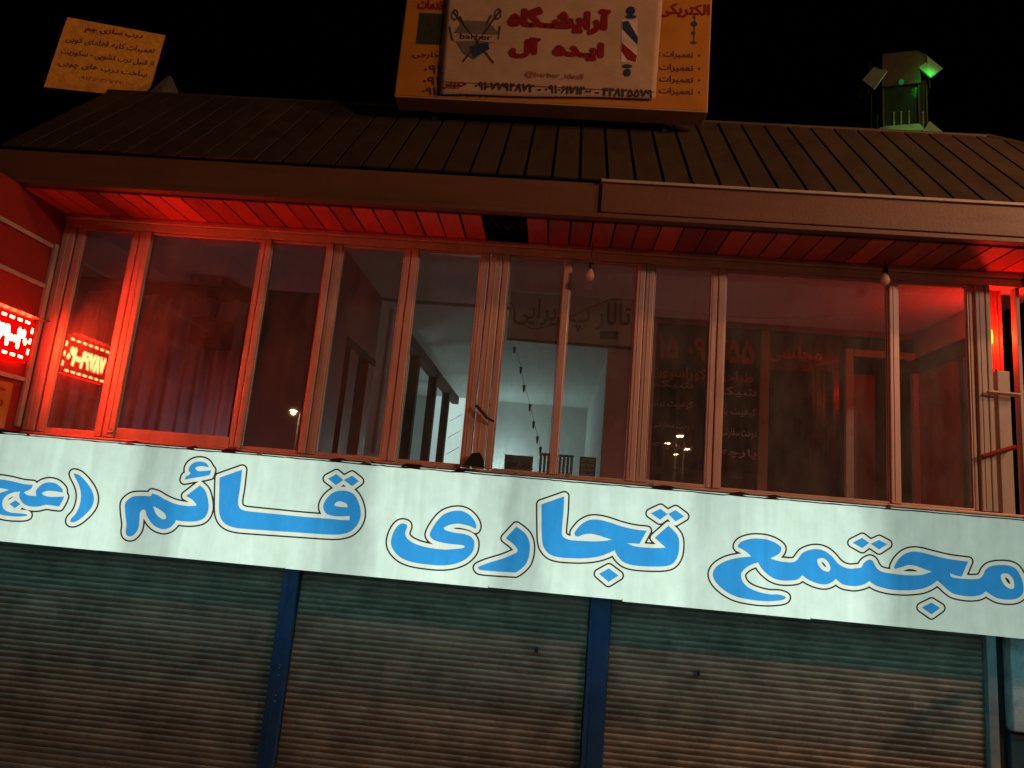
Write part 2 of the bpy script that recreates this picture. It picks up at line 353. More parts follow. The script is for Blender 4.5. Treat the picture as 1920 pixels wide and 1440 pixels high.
# things inside
cu = bmesh.new(); N = 210; zt, zb_ = 4.08, 1.8
pv = None
for k in range(N+1):
    X = -5.45+2.38*k/N; Yc = 6.40+.028*math.sin(k*.52)+.016*math.sin(k*.23+1)
    a = cu.verts.new((X, Yc, zt+.02*math.sin(k*.26))); b = cu.verts.new((X+.01*math.sin(k*.4), Yc*1.0+.01, zb_))
    if pv: cu.faces.new((pv[0], a, b, pv[1]))
    pv = (a, b)
me = bpy.data.meshes.new('curtain'); cu.to_mesh(me); cu.free()
for p in me.polygons: p.use_smooth = True
o = link('curtain', me, None, M_CURT); sd = o.modifiers.new('s', 'SOLIDIFY'); sd.thickness = .004
tag(o, 'mauve pleated curtain hanging inside the wide left window', 'curtain')
sb = empty('ventilation_box', tuple(aY(385, 645, 6.1)), 'dark square ventilation box high in front of the mauve curtain', 'ventilation box')
a, b = aY(352, 640, 6.05), aY(420, 592, 6.05)
x0, x1, z0, z1 = a.x, b.x, a.z-.01, b.z-.02
MB().box(x0, x1, 6.06, 6.30, z0, z1, .006).build('housing', mat('dark_box', (.012,.010,.010), .6), sb)
gb = MB().box(x0+.06, x1-.06, 6.052, 6.062, z0+.06, z1-.05, .004); gb.build('grille', mat('box_grille', (.035,.03,.03), .6), sb)
MB().tube([((x0+x1)/2, 6.2, z1-.002), ((x0+x1)/2, 6.2, 4.253)], .012, 6).build('bracket', M_BLACK, sb)

# conduit arch beside the partition
pc = [aX(700, 850, -1.752), aX(722, 690, -1.752), aX(735, 590, -1.752), aX(738, 570, -1.752), aX(744, 561, -1.752), aX(757, 556, -1.752)]
tag(MB().tube(pc, .02, 8).build('conduit', mat('white_conduit', (.6,.58,.58), .5), None, True), 'pale bent pipe running up the red partition inside the gallery', 'pipe')

# hanging fabric sign inside
hs = empty('hanging_sign', (.08, 6.0, 3.85), 'long grey fabric sign with outlined lettering hanging inside above the hall entrance', 'sign')
a, b = aY(950, 636, 6.0), aY(1194, 548, 6.0)
M_HSIGN = mat('grey_fabric_sign', (.62,.66,.58), .8, 0, .15, 6, .2)
MB().box(a.x, b.x, 6.0, 6.012, 3.815, 4.248, .002).build('fabric', M_HSIGN, hs)
MB().box(a.x, b.x, 5.994, 6.02, 3.79, 3.813, .003).build('rail', M_BLACK, hs)
ptext('lettering', 'تالار پذیرایی', 962, 1182, 592, 60, 5.996, mat('faded_print', (.15,.12,.09), .8), hs, .0)
ca = MB(); p1 = aY(958, 570, 5.97)
ca.tube([aY(x, y, 5.975) for x, y in ((957,566),(962,572),(966,600),(985,612),(1000,617),(1030,612),(1060,598),(1110,575),(1145,562),(1165,560))], .004, 6)
ca.build('cord', M_BLACK, hs)
bx = aY(1142, 628, 5.97); MB().box(bx.x-.08, bx.x+.08, 5.965, 5.992, bx.z-.035, bx.z+.035, .004).build('control_box', M_BLACK, hs)

# string of dark leaf charms
st = empty('charm_string', tuple(aY(962, 652, 6.6)), 'slack string of small dark leaf charms hanging in the bright hall opening', 'garland')
spx = [(965,650,7.0),(977,688,7.4),(983,722,7.8),(994,758,8.2),(1001,790,8.6),(1008,818,9.0),(1014,838,9.4),(1019,856,9.8)]
pts = [aY(*p) for p in spx]
MB().tube(pts, .0025, 5).build('string', M_BLACK, st)
for p in pts[:-1]:
    s = p.y/6.0
    MB().prism([p+Vector((-.014*s,0,0)), p+Vector((0,-.006,0)), p+Vector((.014*s,0,0)), p+Vector((0,.006,0))],
               [p+Vector((-.008*s,0,-.055*s)), p+Vector((0,-.003,-.07*s)), p+Vector((.006*s,0,-.055*s)), p+Vector((0,.003,-.06*s))]).build('charm', M_BLACK, st)

# end wall: bright arched window, framed paper, cloth banner, vertical blinds
AR = empty('arched_window_light', (-1.6, 12.45, 2.5), 'bright white arched window, glow put into its material, at the far end of the hall', 'light panel')
def arch(xc, w, z0, z1, Y, name, mt, par):
    pts = [(xc-w/2, z0), (xc+w/2, z0)]
    for k in range(9): a = math.pi*k/8; pts.append((xc+w/2*math.cos(a), z1-w/2+w/2*math.sin(a)))
    return MB().prism([(x, Y, z) for x, z in pts], [(x, Y+.03, z) for x, z in pts]).build(name, mt, par)
M_ARCH = emis('lit_arch', (.72,.95,.88), 1.0)  # glow of the arched windows, put into their own material
pa = aY(860, 742, 12.4)
arch(pa.x, .36, 2.2, pa.z+.02, 12.42, 'panel', M_ARCH, AR)
gr = MB()
for k in range(5): gr.tube([(pa.x-.12, 12.41, 2.6+.3*k), (pa.x+.1, 12.41, 2.75+.3*k)], .006, 5)
gr.build('scroll_bar', M_GREYST, AR)
pa2 = aY(831, 738, 12.4)
AR2 = empty('arched_window_light', (pa2.x, 12.45, 2.5), 'small dimmer arched window with glow put into its material, seen between the dark hall columns', 'light panel')
arch(pa2.x, .26, 3.0, pa2.z+.02, 12.42, 'panel', emis('lit_arch_dim', (.45,.62,.6), 1.0), AR2)
fp = empty('framed_paper', tuple(aY(1101, 892, 8.0)), 'small black framed paper with dark writing low in the hall opening', 'picture')
a, b = aY(1085, 893, 8.0), aY(1118, 858, 8.0)
MB().box(a.x, b.x, 8.0, 8.02, a.z, b.z, .003).build('frame', M_BLACK, fp)
MB().box(a.x+.018, b.x-.018, 7.995, 7.9985, a.z+.018, b.z-.018).build('paper', mat('paper', (.6,.63,.62), .8), fp)
for k, tx in enumerate(('بازرگانی', 'خدمات', 'مدیریت')): ptext('writing', tx, 1090, 1113, 867+9*k, 7, 7.99, M_BLK, fp, .02)
cbn = empty('cloth_banner', tuple(aY(970, 884, 8.2)), 'pale cloth banner with grey writing at the bottom of the hall opening', 'banner')
a, b = aY(944, 885, 8.2), aY(1000, 856, 8.2)
MB().box(a.x, b.x, 8.2, 8.21, a.z, b.z).build('cloth', mat('banner_cloth', (.42,.46,.38), .8), cbn)
ptext('writing', 'خوش آمدید', 950, 995, 870, 18, 8.195, M_GREYP, cbn, .02)
vb = empty('vertical_blind', tuple(aY(1035, 892, 8.4)), 'white vertical slat blind beside the framed paper in the hall', 'blind')
a, b = aY(1008, 895, 8.4), aY(1076, 862, 8.4)
for k in range(9):
    X = a.x+(b.x-a.x)*(k+.5)/9; MB().box(X-.018, X+.014, 8.4, 8.404, a.z-.2, b.z+.02).build('slat', M_HALL, vb)
MB().box(a.x, b.x, 8.39, 8.42, b.z+.022, b.z+.05).build('head_rail', M_HALL, vb)
# fluorescent tubes lighting the hall
def lamp_light(kind, name, loc, col, power, parent, **k):
    l = bpy.data.lights.new(name, kind); l.color = col; l.energy = power
    for a, v in k.items(): setattr(l, a, v)
    o = bpy.data.objects.new(name, l); COL.objects.link(o)
    o.parent = parent; o.matrix_parent_inverse = Matrix.Translation(-wloc(parent)); o.location = loc; return o
HALLC = (.74, .97, .93)
for loc, pwr, lb in (((-.9, 11.9, 2.95), 34, 'white fluorescent tube at the far end of the hall'), ((-3.0, 9.5, 2.7), 18, 'white fluorescent tube in the side aisle of the hall')):
    tb = empty('tube_lamp', loc, lb, 'lamp')
    MB().tube([(loc[0]-.5, loc[1]+.45, loc[2]), (loc[0]+.5, loc[1]+.45, loc[2])], .014, 8).build('tube', emis('tube_glow', (.75,1,1), 2), tb)
    MB().box(loc[0]-.52, loc[0]+.52, loc[1]+.47, loc[1]+.50, loc[2]-.03, loc[2]+.03).build('batten', M_HALL, tb)
    lamp_light('POINT', 'tube_light', loc, HALLC, pwr, tb, shadow_soft_size=.25)

for loc, pwr, lb in (((-2.9, 5.75, 2.12), 8.0, 'added unseen mauve fill lamp low in the left room behind the sign'), ((1.6, 5.75, 2.12), 14.0, 'added unseen mauve fill lamp low in the right gallery behind the sign')):
    tb = empty('tube_lamp', loc, lb, 'lamp')  # added fill lamp hidden below the sill, brightens the gallery
    MB().tube([(loc[0]-.3, loc[1]-.1, loc[2]), (loc[0]+.3, loc[1]-.1, loc[2])], .014, 8).build('tube', emis('fill_glow_mauve', (1,.7,.65), 1.5), tb)
    MB().box(loc[0]-.32, loc[0]+.32, loc[1]-.14, loc[1]-.118, loc[2]-.04, loc[2]+.02).build('batten', M_HALL, tb)
    lamp_light('POINT', 'tube_light', loc, (1,.46,.50) if loc[0] < 0 else (1,.30,.24), pwr, tb, shadow_soft_size=.2)
# ------------------------------------------------------------------ the long backlit sign
SGN = empty('backlit_sign', (-.4, 4.9, 1.79), 'long white backlit fabric sign with large blue Persian lettering below the windows', 'sign')
YS = 4.85; XL, XR = -4.9, 4.4; SZ0, SZ1 = 1.79, 2.545
def lit(name, base, k=1.0):
    """glowing fabric: shade of the inner ribs is painted into the glow as softly darker bays"""
    M = bpy.data.materials.new(name); M.use_nodes = True; t = M.node_tree; n = t.nodes; n.clear(); L = t.links
    g = n.new('ShaderNodeNewGeometry'); sx = n.new('ShaderNodeSeparateXYZ')
    nz = n.new('ShaderNodeTexNoise'); nz.inputs['Scale'].default_value = 2.2; nz.inputs['Detail'].default_value = 3; L.new(g.outputs['Position'], nz.inputs['Vector'])
    ad = n.new('ShaderNodeVectorMath'); ad.operation = 'SCALE'; ad.inputs['Scale'].default_value = .28; L.new(nz.outputs['Color'], ad.inputs[0])
    av = n.new('ShaderNodeVectorMath'); L.new(g.outputs['Position'], av.inputs[0]); L.new(ad.outputs[0], av.inputs[1]); L.new(av.outputs[0], sx.inputs[0])
    mr = n.new('ShaderNodeMapRange'); mr.inputs[1].default_value = XL; mr.inputs[2].default_value = XR; L.new(sx.outputs[0], mr.inputs[0])
    cr = n.new('ShaderNodeValToRGB'); e = cr.color_ramp; e.interpolation = 'EASE'
    stops = [(-4.9,.8),(-4.05,.66),(-3.85,.80),(-3.6,.90),(-3.05,.95),(-2.85,.62),(-2.70,.66),(-2.50,.93),(-2.0,.97),(-1.65,.90),(-1.45,.60),(-1.32,.64),(-1.1,.95),(-.65,1.0),(-.36,.86),(-.22,.60),(-.08,.66),(.12,.93),(.9,.97),(1.1,.78),(1.25,.84),(1.5,.98),(2.02,1.0),(2.2,.74),(2.36,.50),(2.8,.50),(3.3,.46)]
    for i, (X, v) in enumerate(stops):
        p = (X+.14-XL)/(XR-XL)
        if i == 0: q = e.elements[0]; q.position = 0
        elif i == 1: q = e.elements[1]; q.position = p
        else: q = e.elements.new(min(p, 1))
        q.color = (v, v, v, 1)
    L.new(mr.outputs[0], cr.inputs[0])
    # vertical: brighter low, dimmer towards the top edge
    mz = n.new('ShaderNodeMapRange'); mz.inputs[1].default_value = 1.8+.14; mz.inputs[2].default_value = 2.7; mz.inputs[3].default_value = 1.08; mz.inputs[4].default_value = .93; L.new(sx.outputs[2], mz.inputs[0])
    # creases painted as dimmer streaks in the glow, and fine grime
    g2 = n.new('ShaderNodeTexNoise'); g2.inputs['Scale'].default_value = 9; g2.inputs['Detail'].default_value = 8; g2.inputs['Roughness'].default_value = .6; L.new(g.outputs['Position'], g2.inputs['Vector'])
    m2 = n.new('ShaderNodeMapRange'); m2.inputs[1].default_value = .3; m2.inputs[2].default_value = .7; m2.inputs[3].default_value = .93; m2.inputs[4].default_value = 1.05; L.new(g2.outputs[0], m2.inputs[0])
    mp = n.new('ShaderNodeMapping'); mp.inputs['Scale'].default_value = (26, 1, .9); L.new(g.outputs['Position'], mp.inputs[0])
    g3 = n.new('ShaderNodeTexNoise'); g3.inputs['Scale'].default_value = 1.5; g3.inputs['Detail'].default_value = 4; L.new(mp.outputs[0], g3.inputs['Vector'])
    m3 = n.new('ShaderNodeMapRange'); m3.inputs[1].default_value = .66; m3.inputs[2].default_value = .74; m3.inputs[3].default_value = 1; m3.inputs[4].default_value = .95; L.new(g3.outputs[0], m3.inputs[0])
    mp4 = n.new('ShaderNodeMapping'); mp4.inputs['Rotation'].default_value = (0, R(38), 0); mp4.inputs['Scale'].default_value = (7, 1, .8); L.new(g.outputs['Position'], mp4.inputs[0])
    g4 = n.new('ShaderNodeTexNoise'); g4.inputs['Scale'].default_value = 1.7; g4.inputs['Detail'].default_value = 3; g4.inputs['Distortion'].default_value = .6; L.new(mp4.outputs[0], g4.inputs['Vector'])
    m4 = n.new('ShaderNodeMapRange'); m4.inputs[1].default_value = .35; m4.inputs[2].default_value = .7; m4.inputs[3].default_value = 1.04; m4.inputs[4].default_value = .90; L.new(g4.outputs[0], m4.inputs[0])
    def mul(a, b):
        q = n.new('ShaderNodeMath'); q.operation = 'MULTIPLY'; L.new(a, q.inputs[0]); L.new(b, q.inputs[1]); return q.outputs[0]
    s = mul(mul(cr.outputs[0], mz.outputs[0]), mul(mul(m2.outputs[0], m4.outputs[0]), m3.outputs[0]))
    e2 = n.new('ShaderNodeEmission'); e2.inputs[0].default_value = (*base, 1)
    q = n.new('ShaderNodeMath'); q.operation = 'MULTIPLY'; q.inputs[1].default_value = k; L.new(s, q.inputs[0]); L.new(q.outputs[0], e2.inputs[1])
    o = n.new('ShaderNodeOutputMaterial'); L.new(e2.outputs[0], o.inputs[0]); return M
M_FAB = lit('glowing_fabric', (.68, .89, .74)); M_HALO = lit('glowing_cream', (.79, .88, .70))
M_LET = lit('glowing_blue', (.035, .34, .74)); M_OUT = lit('glowing_outline', (.030, .036, .028))
fb = MB().box(XL, XR, YS, YS+.012, SZ0, SZ1); fb.build('fabric', M_FAB, SGN)
bxm = MB(); bxm.box(XL, XR, YS+.014, YS+.11, SZ1-.03, SZ1-.004); bxm.box(XL, XR, YS+.10, YS+.115, SZ0, SZ1-.031); bxm.build('housing', M_GREYST, SGN)
# bottom of the lightbox glows through thin fabric onto the shutters below
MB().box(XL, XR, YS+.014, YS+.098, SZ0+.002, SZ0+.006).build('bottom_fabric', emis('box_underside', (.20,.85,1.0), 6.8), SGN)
# bottom hem: overlapped strip with steps
hm = MB(); xs = [-4.9, -3.1, -1.76, -.35, .55, 1.78, 3.0, 4.4]
for i in range(len(xs)-1):
    dz = random.uniform(-.012, .004); hm.box(xs[i], xs[i+1]-.004, YS-.008, YS-.003, SZ0-.008+dz, SZ0+.012+dz*.5)
hm.build('hem', M_FAB, SGN)
# jagged black tape and clips along the top
tp = bmesh.new(); X = XL; pv = None
while X < XR:
    h = .004+.005*random.random() if random.random() < .86 else .022
    a = tp.verts.new((X, YS-.012, SZ1-.008-random.random()*.006)); b = tp.verts.new((X, YS+.02, SZ1+min(h, .04)))
    if pv: tp.faces.new((pv[0], a, b, pv[1]))
    pv = (a, b); X += random.uniform(.02, .11)
me = bpy.data.meshes.new('edge_tape'); tp.to_mesh(me); tp.free(); me.materials.append(M_BLACK)
o = link('edge_tape', me, SGN); sd = o.modifiers.new('s', 'SOLIDIFY'); sd.thickness = .003
MB().box(XL, XR, YS+.03, 4.96, SZ1-.002, SZ1+.01).build('top_board', M_BLACK, SGN)
for x, y in ((205,810),(486,851),(690,866),(815,876),(968,888),(1065,892),(1222,908)):
    p = aY(x, y, YS-.01); c = MB().box(p.x-.018, p.x+.018, YS-.016, YS+.03, p.z-.012, p.z+.006, .003)
    c.tube([(p.x, YS-.01, p.z), (p.x+.012, YS-.015, p.z+.03)], .004, 5)
    c.build('clip', M_GREYST, SGN)

# lettering traced as filled outlines: crop origin, points (X, Y at 6x), third value marks a corner
L1 = [  # (letter outline, holes)
 ((1310,950),'mojtama',None),
]
C6, C7, C5, C4, C3, C2, C1 = (1310,950), (1600,970), (990,890), (700,890), (400,850), (210,830), (0,800)
def tr(o, pts):
    P = []; n = len(pts)
    q = [(o[0]+p[0]/6, o[1]+p[1]/6, len(p) > 2) for p in pts]
    return q
def smooth(q):
    out = []; n = len(q)
    for i in range(n):
        p0, p1, p2, p3 = q[i-1], q[i], q[(i+1)%n], q[(i+2)%n]
        a = p1 if p1[2] else p0; d = p2 if p2[2] else p3
        for k in range(4):
            t = k/4
            if p1[2] and p2[2]: out.append((p1[0]+(p2[0]-p1[0])*t, p1[1]+(p2[1]-p1[1])*t)); continue
            v = []
            for j in (0, 1):
                m1 = (p2[j]-a[j])*(.5 if not p1[2] else .8)
                m2 = (d[j]-p1[j])*(.5 if not p2[2] else .8)
                if p1[2]: m1 = (p2[j]-p1[j])
                if p2[2]: m2 = (p2[j]-p1[j])
                h00 = 2*t**3-3*t*t+1; h10 = t**3-2*t*t+t; h01 = -2*t**3+3*t*t; h11 = t**3-t*t
                v.append(h00*p1[j]+h10*m1+h01*p2[j]+h11*m2)
            out.append(tuple(v))
    return out
c = 1
moj = tr(C6, [(590,560,c),(540,512),(485,478),(440,450),(470,400),(550,368),(640,357),(760,368),(860,405),(925,455),(925,500),(890,540),(808,582,c),(870,603),(950,620),(1050,625),(1100,605),(1135,560),(1175,515),(1260,482),(1350,478),(1430,505),(1500,560),(1560,630),(1620,675),(1700,697),(1790,690)]) \
    + tr(C7, [(90,560),(120,510),(180,475),(222,495),(250,550),(295,598),(370,622),(480,638),(600,650),(760,648),(882,612,c),(780,575),(690,545),(620,538),(560,555),(470,582,c),(460,555),(500,480),(570,415),(660,385),(760,392),(900,428),(1080,470),(1292,497,c),(1220,668,c),(1150,655),(1088,628,c),(1110,672),(1250,692),(1410,690),(1460,645),(1480,600),(1525,558),(1610,538),(1740,540),(1830,580),(1890,680),(1915,780),(1905,860),(1850,910),(1760,927),(1640,915),(1560,880),(1490,832,c),(1440,870),(1360,888),(1250,885),(1130,860),(1060,815),(1000,760),(945,712,c),(880,760),(790,800),(680,818),(560,822),(420,812),(300,785),(230,755),(180,718,c),(130,750),(60,770),(0,775)]) \
    + tr(C6, [(1650,882),(1600,862),(1543,812,c),(1500,850),(1430,875),(1340,865),(1240,825),(1165,772,c),(1120,815),(1050,830),(930,830),(830,800),(750,740),(700,685),(668,628,c),(600,650),(530,690),(480,750),(485,820),(530,885),(600,930),(700,965),(800,985),(900,988),(975,1012),(968,1040),(900,1057),(760,1064),(600,1050),(430,1015),(300,950),(200,860),(160,780),(170,715),(220,658),(320,605),(450,575)])
LET = [
 (moj, [tr(C6, [(1333,600),(1360,582),(1410,582),(1460,630),(1482,690),(1460,730),(1400,715),(1350,660)]), tr(C7, [(1660,655),(1690,632),(1750,642),(1798,700),(1810,780),(1780,805),(1715,775),(1670,710)])]),
 (tr(C6, [(1730,405,c),(1840,350,c),(1918,408,c),(1840,467,c)]), []),
 (tr(C7, [(195,298,c),(290,254,c),(382,302,c),(290,362,c)]), []),
 (tr(C7, [(768,1013,c),(880,958,c),(978,1020,c),(880,1092,c)]), []),
 (tr(C4, [(330,548),(375,562),(380,590),(360,650),(370,700),(420,750),(520,795),(650,825),(800,842),(920,835),(1010,825),(1025,808),(1000,793),(870,780),(760,762),(680,735),(637,690),(640,650),(670,590),(730,505),(800,442),(900,408),(1000,410),(1080,450),(1140,520),(1160,580),(1150,612,c),(1080,578),(960,552),(860,565),(793,597,c),(810,622),(900,650),(1010,665),(1090,692),(1130,740),(1135,810),(1110,880),(1040,950),(960,990),(860,1015),(740,1022),(600,1010),(440,985),(320,940),(240,870),(200,790),(205,710),(240,620),(285,565)]), []),
 (tr(C4, [(1610,583,c),(1488,715,c),(1560,770),(1612,825),(1618,868),(1560,900),(1450,945),(1300,990),(1190,1033),(1180,1055),(1220,1075),(1400,1090),(1600,1102,c),(1650,1070),(1720,1000),(1755,900),(1760,780),(1730,690),(1680,635)]), []),
 (tr(C5, [(408,243,c),(150,333,c),(152,600),(160,760),(190,840),(250,900),(350,930),(480,940),(620,942),(750,930),(860,902),(975,852,c),(1010,920),(1070,980),(1150,1013),(1280,1030),(1430,1035),(1560,1028),(1640,990),(1690,900),(1702,780),(1690,700),(1650,640),(1580,573,c),(1425,710,c),(1480,760),(1548,820,c),(1400,825),(1200,805),(1118,770,c),(1255,778,c),(1337,630,c),(1200,615),(1050,580),(900,530),(780,505),(690,510),(610,550),(560,600),(523,655),(535,690),(570,695),(620,675),(700,665),(780,680),(850,702),(940,730,c),(880,742),(760,750),(600,745),(480,735),(420,715),(385,680),(383,600),(400,420)]), []),
 (tr(C5, [(1380,435,c),(1490,383,c),(1572,445,c),(1485,507,c)]), []),
 (tr(C5, [(1577,440,c),(1660,398,c),(1757,470,c),(1660,527,c)]), []),
 (tr(C5, [(798,1115,c),(910,1053,c),(1020,1135,c),(905,1207,c)]), []),
 (tr(C3, [(325,183,c),(70,273,c),(66,400),(63,600),(70,690),(100,760),(160,810),(260,840),(420,855),(700,875),(1000,895),(1250,912),(1400,915),(1520,890),(1600,830),(1650,740),(1657,640),(1630,540),(1580,460),(1510,425),(1430,420),(1350,440),(1280,500),(1240,570),(1240,630),(1275,680),(1350,705),(1440,710),(1532,705,c),(1532,752,c),(1440,748),(1300,735),(1000,712),(700,682),(450,657),(340,640),(288,600),(280,520),(300,400)]), [tr(C3, [(1366,570),(1400,543),(1450,545),(1500,570),(1510,607,c),(1440,603),(1375,592)])]),
 (tr(C3, [(1288,285,c),(1385,233,c),(1464,300,c),(1380,357,c)]), []),
 (tr(C3, [(1467,300,c),(1560,250,c),(1638,312,c),(1560,370,c)]), []),
 (tr(C2, [(990,478,c),(833,600,c),(900,640),(948,692,c),(945,708,c),(850,712),(720,690),(600,640),(520,592),(452,570,c),(432,602,c),(330,598),(240,605),(180,640),(145,690),(148,800),(162,920),(153,1000),(170,1045),(220,1052),(270,1010),(300,950),(310,860),(315,790),(345,755),(375,765),(390,820),(440,900),(500,950),(580,974),(650,955),(700,910),(720,873,c),(800,885),(900,888),(1000,870),(1060,820),(1087,740),(1080,640),(1050,540)]), [tr(C2, [(463,718,c),(500,732),(560,770),(600,810),(605,850),(570,860),(520,830),(485,780)])]),
 (tr(C2, [(980,211),(920,225),(875,265),(862,310),(882,345),(860,365),(830,382),(817,417,c),(900,400),(1000,385),(1100,364,c),(1117,310,c),(1060,315),(980,320),(942,300),(945,280),(1000,265),(1092,277,c),(1070,240),(1030,217)]), []),
 (tr(C1, [(838,527),(900,550),(970,620),(1030,710),(1056,800),(1040,890),(980,970),(900,1040),(840,1072),(793,1072),(800,1035),(850,980),(890,900),(910,800),(905,720),(880,640),(835,550)]), []),
 (tr(C1, [(0,592),(120,610),(260,643),(372,655,c),(345,702),(270,738,c),(310,770),(408,780,c),(402,730),(425,690),(480,643),(560,625),(640,645),(700,700),(707,742,c),(640,730),(540,722),(478,742),(482,765),(540,785),(620,790),(722,785,c),(700,840),(667,897,c),(600,890),(520,880),(420,900),(330,895),(270,870),(228,820),(215,770),(227,730,c),(150,740),(80,770),(32,830),(30,900),(60,940),(120,965),(220,975),(300,985),(305,1000),(260,1010),(150,1010),(60,1000),(0,985),(-90,950),(-150,880),(-150,810),(-90,765),(0,744),(100,712,c),(40,697),(0,692),(-60,682),(-130,692,c),(-120,640),(-60,600)]), []),
 (tr(C1, [(103,870,c),(175,828,c),(230,870,c),(168,917,c)]), []),
]
loops = []
YL = YS-.004
for out, holes in LET:
    P = smooth(out) if any(len(x) for x in out) else out; H = [smooth(h) for h in holes]
    for q in [P]+H: loops.append(q)
    v3 = [[Vector((x, -y, 0)) for x, y in q] for q in [P]+H]
    tri = tessellate_polygon(v3); flat = [v for q in v3 for v in q]
    me = bpy.data.meshes.new('letter'); me.from_pydata([aY(v.x, -v.y, YL) for v in flat], [], [tuple(t) for t in tri]); me.materials.append(M_LET)
    link('letter', me, SGN)
# distance field -> cream halo and dark outline ring
segs = []
for q in loops:
    for i in range(len(q)): segs.append((*q[i-1], *q[i]))
segs = np.array(segs, dtype=np.float32)
h = 1.25; gx = np.arange(-16, 1945, h, dtype=np.float32); D = None
X0, Y0 = -16, 835; gy = np.arange(Y0, 1180, h, dtype=np.float32)
dist = np.full((len(gy), len(gx)), 99, np.float32); ins = np.zeros(dist.shape, bool)
for q in loops:
    qa = np.array(q, dtype=np.float32); x0, y0 = qa.min(0)-14; x1, y1 = qa.max(0)+14
    ix = slice(max(0, int((x0-X0)/h)), max(0, min(len(gx), int((x1-X0)/h)+2))); iy = slice(max(0, int((y0-Y0)/h)), min(len(gy), int((y1-Y0)/h)+2))
    GX, GY = np.meshgrid(gx[ix], gy[iy]); dd = np.full(GX.shape, 1e6, np.float32); cr_ = np.zeros(GX.shape, bool)
    for i in range(len(qa)):
        a = qa[i-1]; b = qa[i]; e = b-a; l2 = max(float(e@e), 1e-9)
        t = np.clip(((GX-a[0])*e[0]+(GY-a[1])*e[1])/l2, 0, 1)
        dd = np.minimum(dd, (GX-a[0]-t*e[0])**2+(GY-a[1]-t*e[1])**2)
        if a[1] != b[1]:
            cnd = ((a[1] > GY) != (b[1] > GY)) & (GX < (b[0]-a[0])*(GY-a[1])/(b[1]-a[1])+a[0]); cr_ ^= cnd
    dist[iy, ix] = np.minimum(dist[iy, ix], np.sqrt(dd)); ins[iy, ix] ^= cr_
sd_ = np.where(ins, -dist, dist)
def region(name, lo, hi, Y, mt):
    G = np.minimum(sd_-lo, hi-sd_); V = []; Fc = []; idx = {}
    pos = G > 0
    n4 = pos[:-1,:-1].astype(int)+pos[1:,:-1]+pos[:-1,1:]+pos[1:,1:]
    js, is_ = np.nonzero(n4)
    def vert(x, y):
        k = (round(x*64), round(y*64))
        if k not in idx: idx[k] = len(V); V.append(aY(x, y, Y))
        return idx[k]
    # merge full cells into horizontal runs
    full = n4 == 4
    for j in range(full.shape[0]):
        row = full[j]; i = 0; W_ = len(row); nzr = np.nonzero(row)[0]
        if len(nzr) == 0: continue
        brk = np.split(nzr, np.nonzero(np.diff(nzr) > 1)[0]+1)
        for b in brk:
            a0, b0 = gx[b[0]], gx[b[-1]+1]; y0_, y1_ = gy[j], gy[j+1]
            Fc.append((vert(a0, y0_), vert(b0, y0_), vert(b0, y1_), vert(a0, y1_)))
    for j, i in zip(js, is_):
        if full[j, i]: continue
        cs = [(gx[i], gy[j], G[j,i]), (gx[i+1], gy[j], G[j,i+1]), (gx[i+1], gy[j+1], G[j+1,i+1]), (gx[i], gy[j+1], G[j+1,i])]
        pl_ = []
        for k in range(4):
            a, b = cs[k], cs[(k+1)%4]
            if a[2] > 0: pl_.append((a[0], a[1]))
            if (a[2] > 0) != (b[2] > 0):
                t = a[2]/(a[2]-b[2]); pl_.append((a[0]+(b[0]-a[0])*t, a[1]+(b[1]-a[1])*t))
        ids = []
        for p in pl_:
            k = vert(*p)
            if k not in ids: ids.append(k)
        if len(ids) >= 3: Fc.append(tuple(ids))
    me = bpy.data.meshes.new(name); me.from_pydata(V, [], Fc); me.materials.append(mt); return link(name, me, SGN)
region('letter_halo', -.6, 7.6, YS-.002, M_HALO)
region('letter_outline', 7.3, 10.3, YS-.003, M_OUT)

# ------------------------------------------------------------------ shutters below
YSH = 5.35
MB().box(-6, 6, 5.12, 5.9, 1.80, 1.90).build('slab', M_CONC, BLD)
MB().box(-6, 6, 4.985, 5.118, 1.82, 2.498).build('spandrel', M_DARK, BLD)
sl = bpy.data.meshes.new('slat')
def shutter(xa, xb, label):
    root = empty('roller_shutter', ((xa+xb)/2, YSH, .12), label, 'shutter', 'closed roller shutters under the backlit sign')
    n = 8; prof = [(0,0),(.006,-.002),(.014,-.010),(.026,-.014),(.036,-.010),(.0405,-.002),(.0412,.006)]
    b = bmesh.new(); prof = [(z, y*.55) for z, y in prof]; A = [b.verts.new((xa, y, z)) for z, y in prof]; B = [b.verts.new((xb, y, z)) for z, y in prof]
    for i in range(len(prof)-1): b.faces.new((A[i], B[i], B[i+1], A[i+1]))
    bmesh.ops.recalc_face_normals(b, faces=b.faces)
    me = bpy.data.meshes.new('slat'); b.to_mesh(me); b.free(); me.materials.append(M_SHUT)
    for p in me.polygons: p.use_smooth = True
    z = .13; k = 0
    while z < 1.75:
        o = link('slat', me, root); o.rotation_euler.y = random.uniform(-.0005, .0005); o.location = (0, YSH+random.uniform(-.0015, .0015), z); z += .0425
    MB().box(xa, xb, YSH+.02, YSH+.03, .12, 1.79).build('backing', M_DARK, root)
    return root
BAYS = [(-4.40,-1.935,'left brown slatted roller shutter, cut by the left edge of the picture'), (-1.805,.365,'middle brown slatted roller shutter between the two blue posts'), (.530,3.155,'right brown slatted roller shutter between blue post and grey guide channel')]
for xa, xb, lb in BAYS: shutter(xa, xb, lb)
for xa, xb in ((-1.932,-1.812), (.372,.522)):
    p = MB().box(xa, xb, YSH-.06, YSH+.03, .12, 1.795, .006); p.box(xa+.04, xa+.055, YSH-.066, YSH-.058, .12, 1.79); p.build('post', M_BLUE, BLD)
